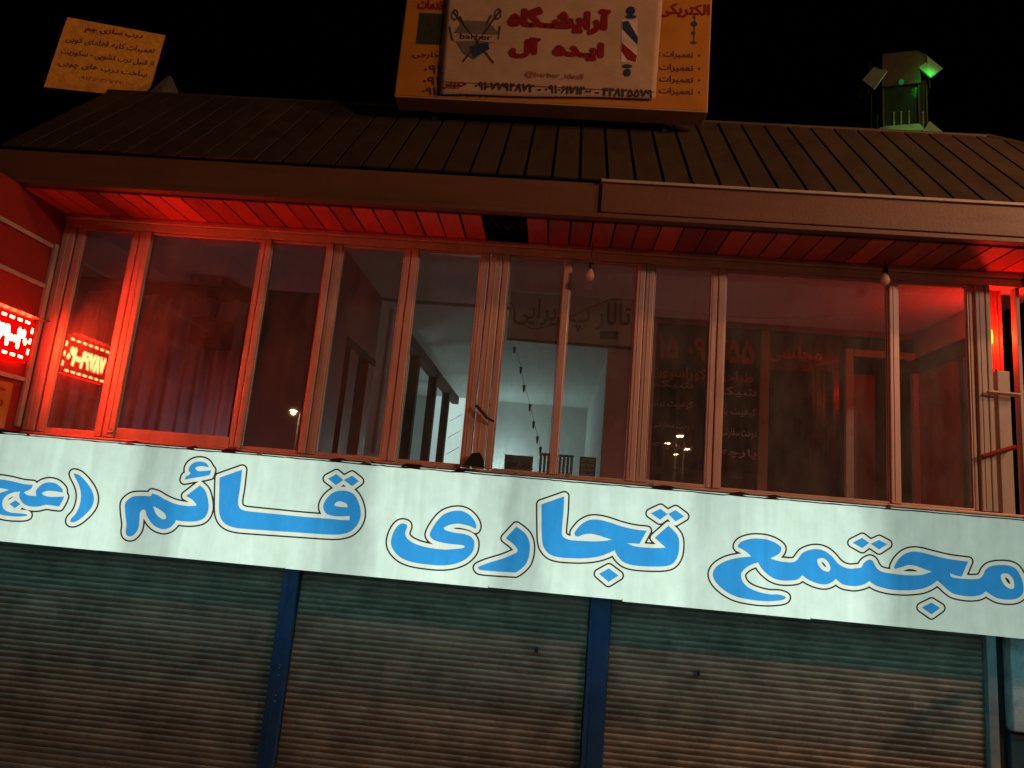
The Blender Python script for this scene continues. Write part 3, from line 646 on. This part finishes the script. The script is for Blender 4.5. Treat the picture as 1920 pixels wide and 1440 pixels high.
for z, xo in ((1.05,-.09),(1.03,-.09),(.98,-.07),(.84,-.06),(.80,-.055)):
    MB().lathe([(.0,-.004),(.008,0),(.0,.004)], (-1.86+xo*0, YSH-.064, z), 6).build('bolt', M_GREYST, BLD)
MB().box(3.160, 3.225, YSH-.05, YSH+.03, .12, 1.795, .005).build('guide_channel', M_GREYST, BLD)
MB().box(3.226, 3.285, YSH-.02, YSH+.03, .12, 1.794).build('recess', M_DARK, BLD)
MB().box(3.29, 3.75, YSH-.10, YSH+.2, 1.12, 1.79, .01).build('column', M_CONC, BLD)
MB().box(3.29, 3.75, YSH-.06, YSH+.2, .12, 1.117, .01).build('column', mat('teal_tile', (.02,.05,.06), .5), BLD)
# dark keyhole blocks on the shutters
for x, y, nm in ((1006,1218,'middle'),(1309,1262,'right')):
    p = aY(x, y, YSH-.02); tag(MB().box(p.x-.013, p.x+.013, YSH-.028, YSH-.0145, p.z-.02, p.z+.02, .003).build('shutter_lock', M_BLACK), 'small black lock block on the %s shutter' % nm, 'lock')

# ------------------------------------------------------------------ left side wall, LED board, poster
XW = -3.97
SW = empty('side_wall', (XW, 4.4, 1.6), 'red lit panelled side wall projecting at the left edge', 'wall')
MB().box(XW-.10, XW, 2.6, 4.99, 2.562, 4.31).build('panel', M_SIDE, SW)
for z in (4.0, 3.68, 3.30, 2.95):
    MB().box(XW+.001, XW+.022, 2.6, 4.90, z-.016, z+.016, .003).build('rail', M_FRAMEP, SW)
MB().box(XW+.001, XW+.03, 4.905, 4.945, 2.6, 4.03, .004).build('stile', M_FRAMEP, SW)
LED = empty('led_sign', (-3.92, 4.4, 3.07), 'glowing red LED number board with white digits and dashed border on the side wall', 'LED sign')
Yn, Yf_, z0, z1 = 4.83, 4.27, 3.075, 3.375; xw = -3.945
MB().box(xw, xw+.035, Yf_, Yn, z0, z1, .004).build('housing', M_BLACK, LED)
M_LEDB = emis('led_background', (1.0,.0,.0), 1.6); M_LEDT = emis('led_digits', (1.0,.042,.013), 215)
MB().box(xw+.036, xw+.038, Yf_+.006, Yn-.006, z0+.006, z1-.006).build('board', M_LEDB, LED)
text('digits', '۷۸۷۶۹۰۰۳۰', (xw+.042, (Yn+Yf_)/2-.01, (z0+z1)/2), (0,1,0), (0,0,1), Yn-Yf_-.09, .15, M_LEDT, LED, .05)
db = MB(); y = Yf_+.01
while y < Yn-.05:
    for zz in (z0+.012, z1-.030): db.box(xw+.040, xw+.042, y, y+.042, zz, zz+.018)
    y += .075
for zz in (z0+.05, z0+.13, z0+.21): db.box(xw+.040, xw+.042, Yn-.028, Yn-.012, zz, zz+.04)
db.build('border', M_LEDT, LED)
MB().box(xw+.036, xw+.15, Yf_, Yn, z1+.012, z1+.018).build('added_visor', M_BLACK, LED)  # added shade piece, keeps the board's light off the nearest soffit
hl = MB(); hl.box(xw+.004, xw+.012, Yf_, Yn, z1+.001, z1+.008); hl.box(xw+.004, xw+.012, Yf_, Yn, z0-.008, z0-.001); hl.box(xw+.004, xw+.012, Yn+.001, Yn+.008, z0, z1)
hl.build('added_glow_strip', emis('added_led_glow', (1, .0, .0), 30), LED)  # glowing strip added to redden the wall around the board
PO = empty('poster', (XW, 4.6, 2.6), 'orange brown poster under the LED board at the left edge', 'poster')
MB().box(XW+.026, XW+.030, 4.2, 4.79, 2.57, 2.90).build('sheet', M_ORNG, PO)
for k, tx in enumerate(('حراج', 'تلفن', 'فروش')): text('writing', tx, (XW+.032, 4.63, 2.84-.10*k), (0,1,0), (0,0,1), .20, .06, M_RED, PO, .02)

# ------------------------------------------------------------------ right corner: posts, red ribbed sheet, rails
for x0, x1, z1, lb in ((3.112,3.198,3.58,'pale wide post behind the corner bars at the right edge'),(3.262,3.290,4.20,'thin pale outer post at the far right edge')):
    tag(MB().box(x0, x1, 4.99, 5.05, 2.0, z1, .005).build('corner_post', M_FRAMEP), lb, 'post')
for (xa, ya), (xb, yb), mt, lb in (((1852,735),(1913,741),M_FRAMEP,'short pale horizontal bar between the right corner posts'),((1842,856),(1905,838),M_SIDE,'short tilted reddish bar low across the right corner posts')):
    a, b = aY(xa, ya, 4.94), aY(xb, yb, 4.94); tag(MB().tube([a, b], .016, 4).build('cross_bar', mt), lb, 'bar')
rs = bmesh.new(); pv = None
for k in range(41):
    X = 3.10+.19*k/40; Yq = 5.20+.018*math.sin(k*.95)
    a = rs.verts.new((X, Yq, 3.60+.05*math.sin(k*.5))); b = rs.verts.new((X, Yq, 4.29))
    if pv: rs.faces.new((pv[0], a, b, pv[1]))
    pv = (a, b)
me = bpy.data.meshes.new('ribbed_sheet'); rs.to_mesh(me); rs.free(); me.materials.append(mat('ribbed_sheet', (.6,.22,.18), .45))
o = link('ribbed_sheet', me); sd = o.modifiers.new('s', 'SOLIDIFY'); sd.thickness = .004
tag(o, 'bright red lit ribbed sheet beside the right corner post', 'sheet')
RL = empty('red_lamp', (3.105, 5.11, 3.86), 'small glowing red orange lamp tucked behind the right corner post', 'lamp')
MB().lathe([(.0,-.06),(.012,-.05),(.016,0),(.012,.05),(.0,.06)], (3.150, 5.11, 3.86), 10).build('bulb', emis('red_bulb', (1,.16,.01), 9), RL, True)
MB().box(3.14, 3.16, 5.13, 5.15, 3.80, 3.92).build('holder', M_BLACK, RL)
lamp_light('POINT', 'red_bulb_light', (3.17, 5.115, 3.86), (1,.02,.005), 16, RL, shadow_soft_size=.03)

MB().lathe([(.0,-.03),(.012,0),(.0,.03)], (3.20, 5.33, 3.90), 8).build('bulb', emis('added_rear_bulb', (1,.02,.01), 9), RL, True)  # unseen second bulb, added to throw red onto the inner side wall
lamp_light('POINT', 'red_bulb_light', (3.18, 5.33, 3.90), (1,.02,.008), 14, RL, shadow_soft_size=.03)
LB = Vector((7.6, -1.5, 6.5)); SR = empty('stair_railing', (3.2, 4.5, 0), 'sloping dark steel stair railing whose shadow falls on the right shutter', 'railing')
def sh(x, y): return LB+(aY(x, y, 5.35)-LB)*.876
pr_ = [sh(1600, 1500), sh(1650, 1420), sh(1700, 1365), sh(1760, 1325), sh(1830, 1300), sh(1900, 1290)]
MB().tube(pr_, .022, 6).build('handrail', M_BLACK, SR)
MB().tube([p+Vector((0,0,-.12)) for p in pr_], .012, 6).build('lower_rail', M_BLACK, SR)
for x, y in ((1700,1372),(1735,1345),(1770,1327),(1803,1312),(1838,1305)):
    p = sh(x, y); MB().tube([p, p+Vector((0,0,-.9))], .009, 5).build('baluster', M_BLACK, SR)
# ------------------------------------------------------------------ light bulbs under the eave
def bulb(px, py, lb):
    p = aY(px, py, 4.86)
    r = empty('light_bulb', tuple(p), lb, 'light bulb', 'unlit bulbs hanging under the eave')
    MB().lathe([(.0,-.052),(.018,-.047),(.029,-.030),(.031,-.012),(.024,.012),(.014,.032),(.012,.04)], p, 14).build('glass', mat('bulb_glass', (.75,.55,.45), .25), r, True)
    MB().lathe([(.015,.038),(.018,.042),(.018,.082),(.008,.09)], p, 12).build('socket', M_BLACK, r, True)
    MB().tube([p+Vector((0,0,.088)), (p.x, 4.875, 4.30)], .003, 5).build('cord', M_BLACK, r)
bulb(1107, 514, 'unlit pear shaped bulb hanging before the middle window')
bulb(1660, 522, 'unlit bulb hanging near the right end of the windows')
wr = MB().tube([aY(x, y, 5.6) for x, y in ((1196,578),(1260,584),(1340,592),(1440,598),(1540,594),(1660,580))], .0035, 5)
tag(wr.build('sagging_wire', mat('pale_wire', (.5,.4,.35), .5)), 'thin pale wire sagging across the gallery inside the right windows', 'wire')

# ------------------------------------------------------------------ rooftop signboard
YB = 5.0
a, b = aY(738, 182, YB), aY(1326, 209, YB); BX0, BX1, BZ0 = a.x, b.x+.005, (a.z+b.z)/2; BZ1 = BZ0+1.28
RS = empty('rooftop_signboard', ((BX0+BX1)/2, YB, BZ0), 'large orange rooftop signboard above the middle of the roof', 'signboard')
MB().box(BX0, BX1, YB+.004, YB+.20, BZ0, BZ1, .006).build('box', M_SIGNEDGE, RS)
MB().box(BX0+.012, BX1-.012, YB, YB+.0035, BZ0+.012, BZ1-.012).build('face', M_ORNG, RS)
for X in (BX0+.3, BX1-.3): MB().box(X-.02, X+.02, YB+.21, YB+.25, 5.3, BZ0+.5).build('leg', M_BLACK, RS)
Yq = YB-.002
ptext('lettering', 'الکتریکی', 1236, 1330, 20, 30, Yq, M_RED, RS, .03)
ptext('lettering', 'خدمات', 784, 834, 8, 22, Yq, M_RED, RS, .03)
for y, tx in ((103,'تعمیرات :'),(128,'تعمیرات'),(150,'تعمیرات'),(172,'تعمیرات')):
    ptext('lettering', tx, 1236, 1300, y, 17, Yq, M_BLK, RS, .01)
    p = aY(1311, y+1, Yq); MB().lathe([(.0,0),(.010,.001)], (0,0,0), 8).build('bullet', M_BLK, RS).matrix_world = Matrix.Translation(p) @ Matrix.Rotation(R(90), 4, 'X')
ptext('lettering', 'خارجی', 774, 824, 103, 16, Yq, M_BLK, RS, .01)
ptext('lettering', '۰۹۱', 795, 826, 130, 17, Yq, M_BLK, RS, .02)
ptext('lettering', '۰۹۱', 793, 824, 152, 17, Yq, M_BLK, RS, .02)
ptext('lettering', '۰۹۱۲۵۱۱۶۳۰۲۲', 791, 921, 173, 17, Yq, M_BLK, RS, .02)
a, b = aY(780, 82, Yq), aY(834, 26, Yq); MB().box(a.x, b.x, Yq-.001, Yq+.001, a.z, b.z).build('picture_print', mat('dark_picture', (.03,.035,.02), .6, var=.4, scale=20), RS)
orn = MB(); px = lambda x, y: aY(x, y, Yq)
for cx, cy, r in ((1301,32,.010),(1301,45,.026),(1300,62,.018),(1300,80,.026)):
    p = px(cx, cy); k = 8; orn.poly([(p.x+r*1.1*math.cos(t*math.pi/4), Yq, p.z+r*(.5 if cy == 80 else 1)*math.sin(t*math.pi/4)) for t in range(8)])
p0, p1 = px(1303, 28), px(1299, 84); orn.poly([(p0.x-.004, Yq-.0005, p0.z), (p0.x+.004, Yq-.0005, p0.z), (p0.x+.004, Yq-.0005, p1.z), (p0.x-.004, Yq-.0005, p1.z)])
orn.build('ornament_print', M_BLK, RS)
# cream vinyl banner tied over it
YV = YB-.03
VB = empty('vinyl_banner', (-.2, YV, 5.6), 'cream barber shop vinyl banner tied over the orange rooftop signboard', 'banner')
q = [aY(x, y, YV) for x, y in ((824,176),(1229,184),(1243,-6),(838,-14))]
nx, nz = 40, 20; vb_ = bmesh.new(); grid = []
rnd = [random.uniform(0, 6.28) for _ in range(4)]
for j in range(nz+1):
    row = []
    for i in range(nx+1):
        u, v = i/nx, j/nz; p = (q[0]*(1-u)+q[1]*u)*(1-v)+(q[3]*(1-u)+q[2]*u)*v
        dz = .0012*math.sin(u*17+rnd[0]+v*3)+.0010*math.sin(u*31+rnd[1]-v*5)
        row.append(vb_.verts.new((p.x, p.y+.004+dz, p.z+.004*math.sin(u*11)*(1 if j == 0 else 0))))
    grid.append(row)
for j in range(nz):
    for i in range(nx): vb_.faces.new((grid[j][i], grid[j][i+1], grid[j+1][i+1], grid[j+1][i]))
me = bpy.data.meshes.new('vinyl_sheet'); vb_.to_mesh(me); vb_.free(); me.materials.append(M_CREAM)
for p in me.polygons: p.use_smooth = True
o = link('vinyl_sheet', me, VB); sd = o.modifiers.new('s', 'SOLIDIFY'); sd.thickness = .002
YP = YV-.001
ptext('lettering', 'آرایشـگاه', 955, 1142, 38, 50, YP, M_RED, VB, .075)
ptext('lettering', 'ایـده  آل', 958, 1130, 92, 40, YP, M_RED, VB, .085)
ptext('lettering', '@barber_ideall', 984, 1094, 142, 15, YP, mat('rose_print', (.30,.10,.07), .5), VB, .0, True)
ptext('lettering', '۰۹۱۰۷۷۹۴۸۷۲ - ۰۹۱۰۶۱۷۱۴۰۰ - ۴۴۸۲۵۵۷۹', 889, 1222, 168, 17, YP, M_BLK, VB, .02, True)
ptext('lettering', 'حبیبی', 828, 874, 160, 15, YP, M_RED, VB, .02)
p0, p1 = aY(827, 153, YP), aY(1228, 160, YP); MB().box(p0.x, p1.x, YP, YP+.001, p0.z-.003, p0.z+.003).build('rule_print', M_RED, VB)
# barber pole print
def pquad(pts, name, mt, par, Y): MB().poly([aY(x, y, Y) for x, y in pts]).build(name, mt, par)
pquad(((1166,38),(1196,36),(1194,118),(1164,116)), 'pole_print', mat('pale_print', (.62,.47,.38), .5), VB, YP+.0005)
pquad(((1167,40),(1178,39),(1196,70),(1195,84),(1167,55)), 'pole_print', M_NAVY, VB, YP-.0005)
pquad(((1166,80),(1168,82),(1194,104),(1192,117),(1176,112),(1165,96)), 'pole_print', M_RED, VB, YP-.0005)
for (cx, cy, rx, ry) in ((1183,20,.045,.040),(1183,31,.055,.018),(1176,124,.052,.018),(1176,136,.038,.035)):
    p = aY(cx, cy, YP); MB().poly([(p.x+rx*.8*math.cos(t*.524), YP, p.z+ry*math.sin(t*.524)) for t in range(12)]).build('pole_print', M_NAVY, VB)
# barber emblem: shield, scissors and ribbon
pquad(((868,38),(915,40),(934,60),(905,100),(888,112),(868,98),(848,66)), 'emblem_print', M_GREYP, VB, YP+.0008)
pquad(((846,62),(936,66),(930,80),(890,76),(852,78)), 'emblem_print', M_CREAM, VB, YP-.0002)
pquad(((879,88),(914,78),(918,92),(888,108)), 'emblem_print', M_NAVY, VB, YP-.0006)
em = MB()
for a, b in (((850,22),(926,118)),((938,20),(868,116)),((843,50),(848,75)),((938,48),(934,74)),((862,30),(870,46)),((922,28),(912,46))):
    p, q2 = aY(*a, YP-.001), aY(*b, YP-.001); d = (q2-p).normalized(); s = Vector((-d.z, 0, d.x))*.006
    em.poly([p-s, q2-s, q2+s, p+s])
for cx, cy in ((853,28),(934,26)):
    p = aY(cx, cy, YP)
    for t in range(10):
        a1, a2 = t*.628, (t+1)*.628
        em.poly([(p.x+r_*.8*math.cos(an), YP-.0012, p.z+r_*1.5*math.sin(an)) for r_, an in ((.026,a1),(.026,a2),(.036,a2),(.036,a1))])
em.build('emblem_print', M_BLK, VB)
ptext('lettering', 'barber', 862, 922, 69, 11, YP-.0012, M_BLK, VB, .02, True)

# ------------------------------------------------------------------ small ochre board at the left end of the roof
n_ = Vector((.45, -.88, -.12)).normalized(); p_ = Vector((-4.6, 5.75, 6.2))
cs = [aP(x, y, p_, n_) for x, y in ((82,163),(276,184),(310,66),(126,32))]
SB = empty('rooftop_notice_board', tuple(cs[0]), 'tilted ochre notice board with red heading at the left end of the roof', 'signboard')
MB().prism([v-n_*.0 for v in cs], [v-n_*-.03*-1 for v in cs]).build('board', M_YEL, SB)
U = (cs[1]-cs[0]).normalized(); V = n_.cross(U)*-1; V = V if V.z > 0 else -V
def btext(body, x0, x1, y, hp, mt, bold):
    xc = (x0+x1)/2; sl_ = .14
    a, b = aP(x0, y-(x1-x0)/2*sl_, p_+n_*.004, n_), aP(x1, y+(x1-x0)/2*sl_, p_+n_*.004, n_)
    O = (a+b)/2; k = (b-a).length/(x1-x0); Ul = (b-a).normalized(); Vl = Ul.cross(n_); Vl = Vl if Vl.z > 0 else -Vl
    up = (cs[3]-cs[0]).normalized()
    text('lettering', body, O, Ul, up, (b-a).length, hp*k, mt, SB, bold)
M_BR = mat('brown_print', (.16,.05,.02), .6)
btext('درب سازی جم', 160, 268, 62, 15, M_RED, .04)
btext('تعمیرات کلیه قفلهای کوبی', 124, 290, 85, 16, M_BR, .01)
btext('از قبیل درب کشویی - سکوریت', 114, 288, 108, 16, M_BR, .01)
btext('ساخت درب های چوبی', 110, 276, 130, 16, M_BR, .01)
btext('۰۹۱۲۵۰۳۲۷۴۷', 148, 232, 150, 10, M_YEL if False else mat('faint_print', (.42,.16,.04), .6), .0)
MB().tube([cs[0]*.5+cs[1]*.5+Vector((0,.05,.3)), (cs[0].x*.5+cs[1].x*.5, 6.1, 4.9)], .025, 6).build('post', M_BLACK, SB)
c_ = aY(312, 180, 5.9)
tag(MB().lathe([(.17,-.1),(.13,.02),(.04,.17),(.01,.21)], c_, 10).build('vent_cowl', mat('dull_zinc', (.10,.10,.10), .6)), 'dim grey conical cowl just right of the ochre board', 'roof vent')

# ------------------------------------------------------------------ green lit roof turret
TX, TY, TZ = aY(1694, 235, 7.0).x+.06, 7.29, 6.68
TU = empty('roof_turret', (TX, TY, 5.2), 'small eight sided turret with flared eaves lit green behind the roof ridge', 'turret')
M_TW = mat('turret_white', (.16,.22,.18), .45, 0, .25, 9, .5, 25); M_TD = mat('turret_dark', (.022,.014,.011), .6, bump=.2); M_TG = mat('turret_glass', (.015,.03,.02), .15, .2, bump=.3)
OP = [(.185,-.29),(.29,-.185),(.29,.185),(.185,.29),(-.185,.29),(-.29,.185),(-.29,-.185),(-.185,-.29)]
ct, st_ = math.cos(R(-15)), math.sin(R(-15))
def tl(x, y, z): return Vector((TX+x*ct-y*st_, TY+x*st_+y*ct, TZ+z))
def oring(sc, z): return [tl(x*sc*.95, y*sc*.95, z) for x, y in OP]
MB().prism(oring(1.02, -1.4), oring(1.02, -.06)).build('plinth', M_TD, TU)
MB().prism(oring(.95, -.06), oring(.95, .60)).build('core', M_TG, TU)
for p in oring(.98, -.02): MB().tube([p, p+Vector((0, 0, .60))], .011, 6).build('corner_bar', M_TD, TU)
for k in range(8):
    a, b = oring(.975, 0)[k], oring(.975, 0)[(k+1)%8]; gm = MB()
    for t in ((.3,.5,.72) if k%2 else (.5,)):
        p = a.lerp(b, t); gm.tube([p+Vector((0,0,.02)), p+Vector((0,0,.22))], .006, 5); gm.lathe([(.0,-.012),(.014,0),(.0,.012)], p+Vector((0,0,.22)), 6); gm.lathe([(.0,-.012),(.014,0),(.0,.012)], p+Vector((0,0,.10)), 6)
    gm.build('grille', M_TW, TU)
    c0, c1 = oring(.98, .93)[k], oring(.98, .93)[(k+1)%8]
    mid = (a+b)/2; nn = (mid-Vector((TX, TY, mid.z))).normalized()
    up = Vector((0,0,.014))
    if k%2 == 0:
        q_ = 1 if k in (0, 6) else .45; d0, d1 = c0+nn*.24*q_+Vector((0,0,-.34*q_)), c1+nn*.24*q_+Vector((0,0,-.34*q_)); w_ = (d1-d0)*.10; d0 -= w_; d1 += w_; mt = M_TW
        e0_, e1_ = oring(1.0, .06)[k], oring(1.0, .06)[(k+1)%8]; f0_, f1_ = e0_+nn*.20+Vector((0,0,-.17)), e1_+nn*.20+Vector((0,0,-.17))
    else:
        d0, d1 = oring(1.08, .52)[k], oring(1.08, .52)[(k+1)%8]; mt = M_TD
        e0_, e1_ = oring(1.0, .05)[k], oring(1.0, .05)[(k+1)%8]; f0_, f1_ = oring(1.18, -.05)[k], oring(1.18, -.05)[(k+1)%8]
    o3 = nn*.012+Vector((0,0,.006))
    if k in (0, 6): continue
    MB().prism([c0, c1, d1, d0], [c0+o3, c1+o3, d1+o3, d0+o3]).build('eave_panel', mt, TU)
    MB().prism([e0_, e1_, f1_, f0_], [e0_+up, e1_+up, f1_+up, f0_+up]).build('skirt_panel', M_TW, TU)
def petal(nm, q):
    v = [aY(*p) for p in q]; n_p = (v[1]-v[0]).cross(v[2]-v[0]).normalized(); n_p = n_p if n_p.y > 0 else -n_p
    MB().prism(v, [p+n_p*.014 for p in v]).build(nm, M_TW, TU)
petal('eave_panel', ((1721,126,7.0),(1734,101,7.16),(1768,128,7.06),(1746,145,6.88)))
petal('eave_panel', ((1663,133,7.0),(1651,111,7.18),(1617,150,7.10),(1639,167,6.92)))
petal('skirt_panel', ((1730,246,6.90),(1743,227,7.04),(1779,256,6.98),(1752,254,6.88)))
petal('skirt_panel', ((1637,249,7.02),(1655,236,7.10),(1667,240,7.0),(1656,250,6.95)))
MB().prism(oring(.97, .60), oring(.97, .925)).build('cap', M_TD, TU)
MB().prism(oring(1.0, .935), oring(.9, .955)).build('cap', M_TD, TU)
p = tl(.0, -.315, .55); MB().lathe([(.0,-.03),(.022,-.02),(.028,.0),(.022,.02),(.0,.03)], p, 7).build('lens', emis('green_lens', (.01,.16,.04), .7), TU, True)
for x, y, Yg, pw_ in ((1755,120,6.86,1.6), (1738,132,6.82,.5), (1692,236,6.80,.6), (1738,247,6.76,.35)):
    lamp_light('POINT', 'green_light', aY(x, y, Yg), (.01,1,.10), pw_, TU, shadow_soft_size=.02)

# ------------------------------------------------------------------ street lamps across the road (lighting the front, mirrored in the panes)
def street_lamp(loc, col, power, lb, glow=60, r=.10):
    x, y, z = loc
    s = empty('street_lamp', (x, y, 0), lb, 'street lamp', 'street lamps along the road behind the viewer')
    MB().tube([(x, y-.9, 0), (x, y-.9, z*.6), (x, y-.9, z+.1)], .07, 8, .045).build('pole', M_GREYST, s)
    MB().tube([(x, y-.9, z+.08), (x, y-.45, z+.22), (x, y-.05, z+.16)], .03, 6).build('arm', M_GREYST, s)
    MB().box(x-.14, x+.14, y-.30, y+.30, z+.10, z+.20, .02).build('head', M_GREYST, s)
    MB().box(x-.10, x+.10, y-.2, y+.2, z+.085, z+.099).build('lens', emis('lamp_lens', col, glow), s)
    if power: lamp_light('POINT', 'lamp_light', (x, y, z), col, power, s, shadow_soft_size=r)
    return s
street_lamp((7.6, -1.5, 6.5), (1,.57,.38), 1180, 'sodium street lamp nearest the building on the right', 30, .32)
street_lamp((6.4, 2.0, 6.9), (1,.40,.13), 520, 'sodium street lamp close over the pavement on the right', 30)
for px, py, path, lb in ((1275,822,28.9,'far sodium street lamp mirrored in the right windows'),(288,793,50,'distant sodium street lamp on the left'),(550,773,34,'far sodium street lamp left of centre'),(1288,846,36,'distant sodium street lamp right of centre')):
    p = aY(px, py, 5); k = path/5; street_lamp((p.x*k, 5-(path-5), 2.3+(p.z-2.3)*k), (1,.55,.22), 650 if path == 34 else 0, lb, 260)
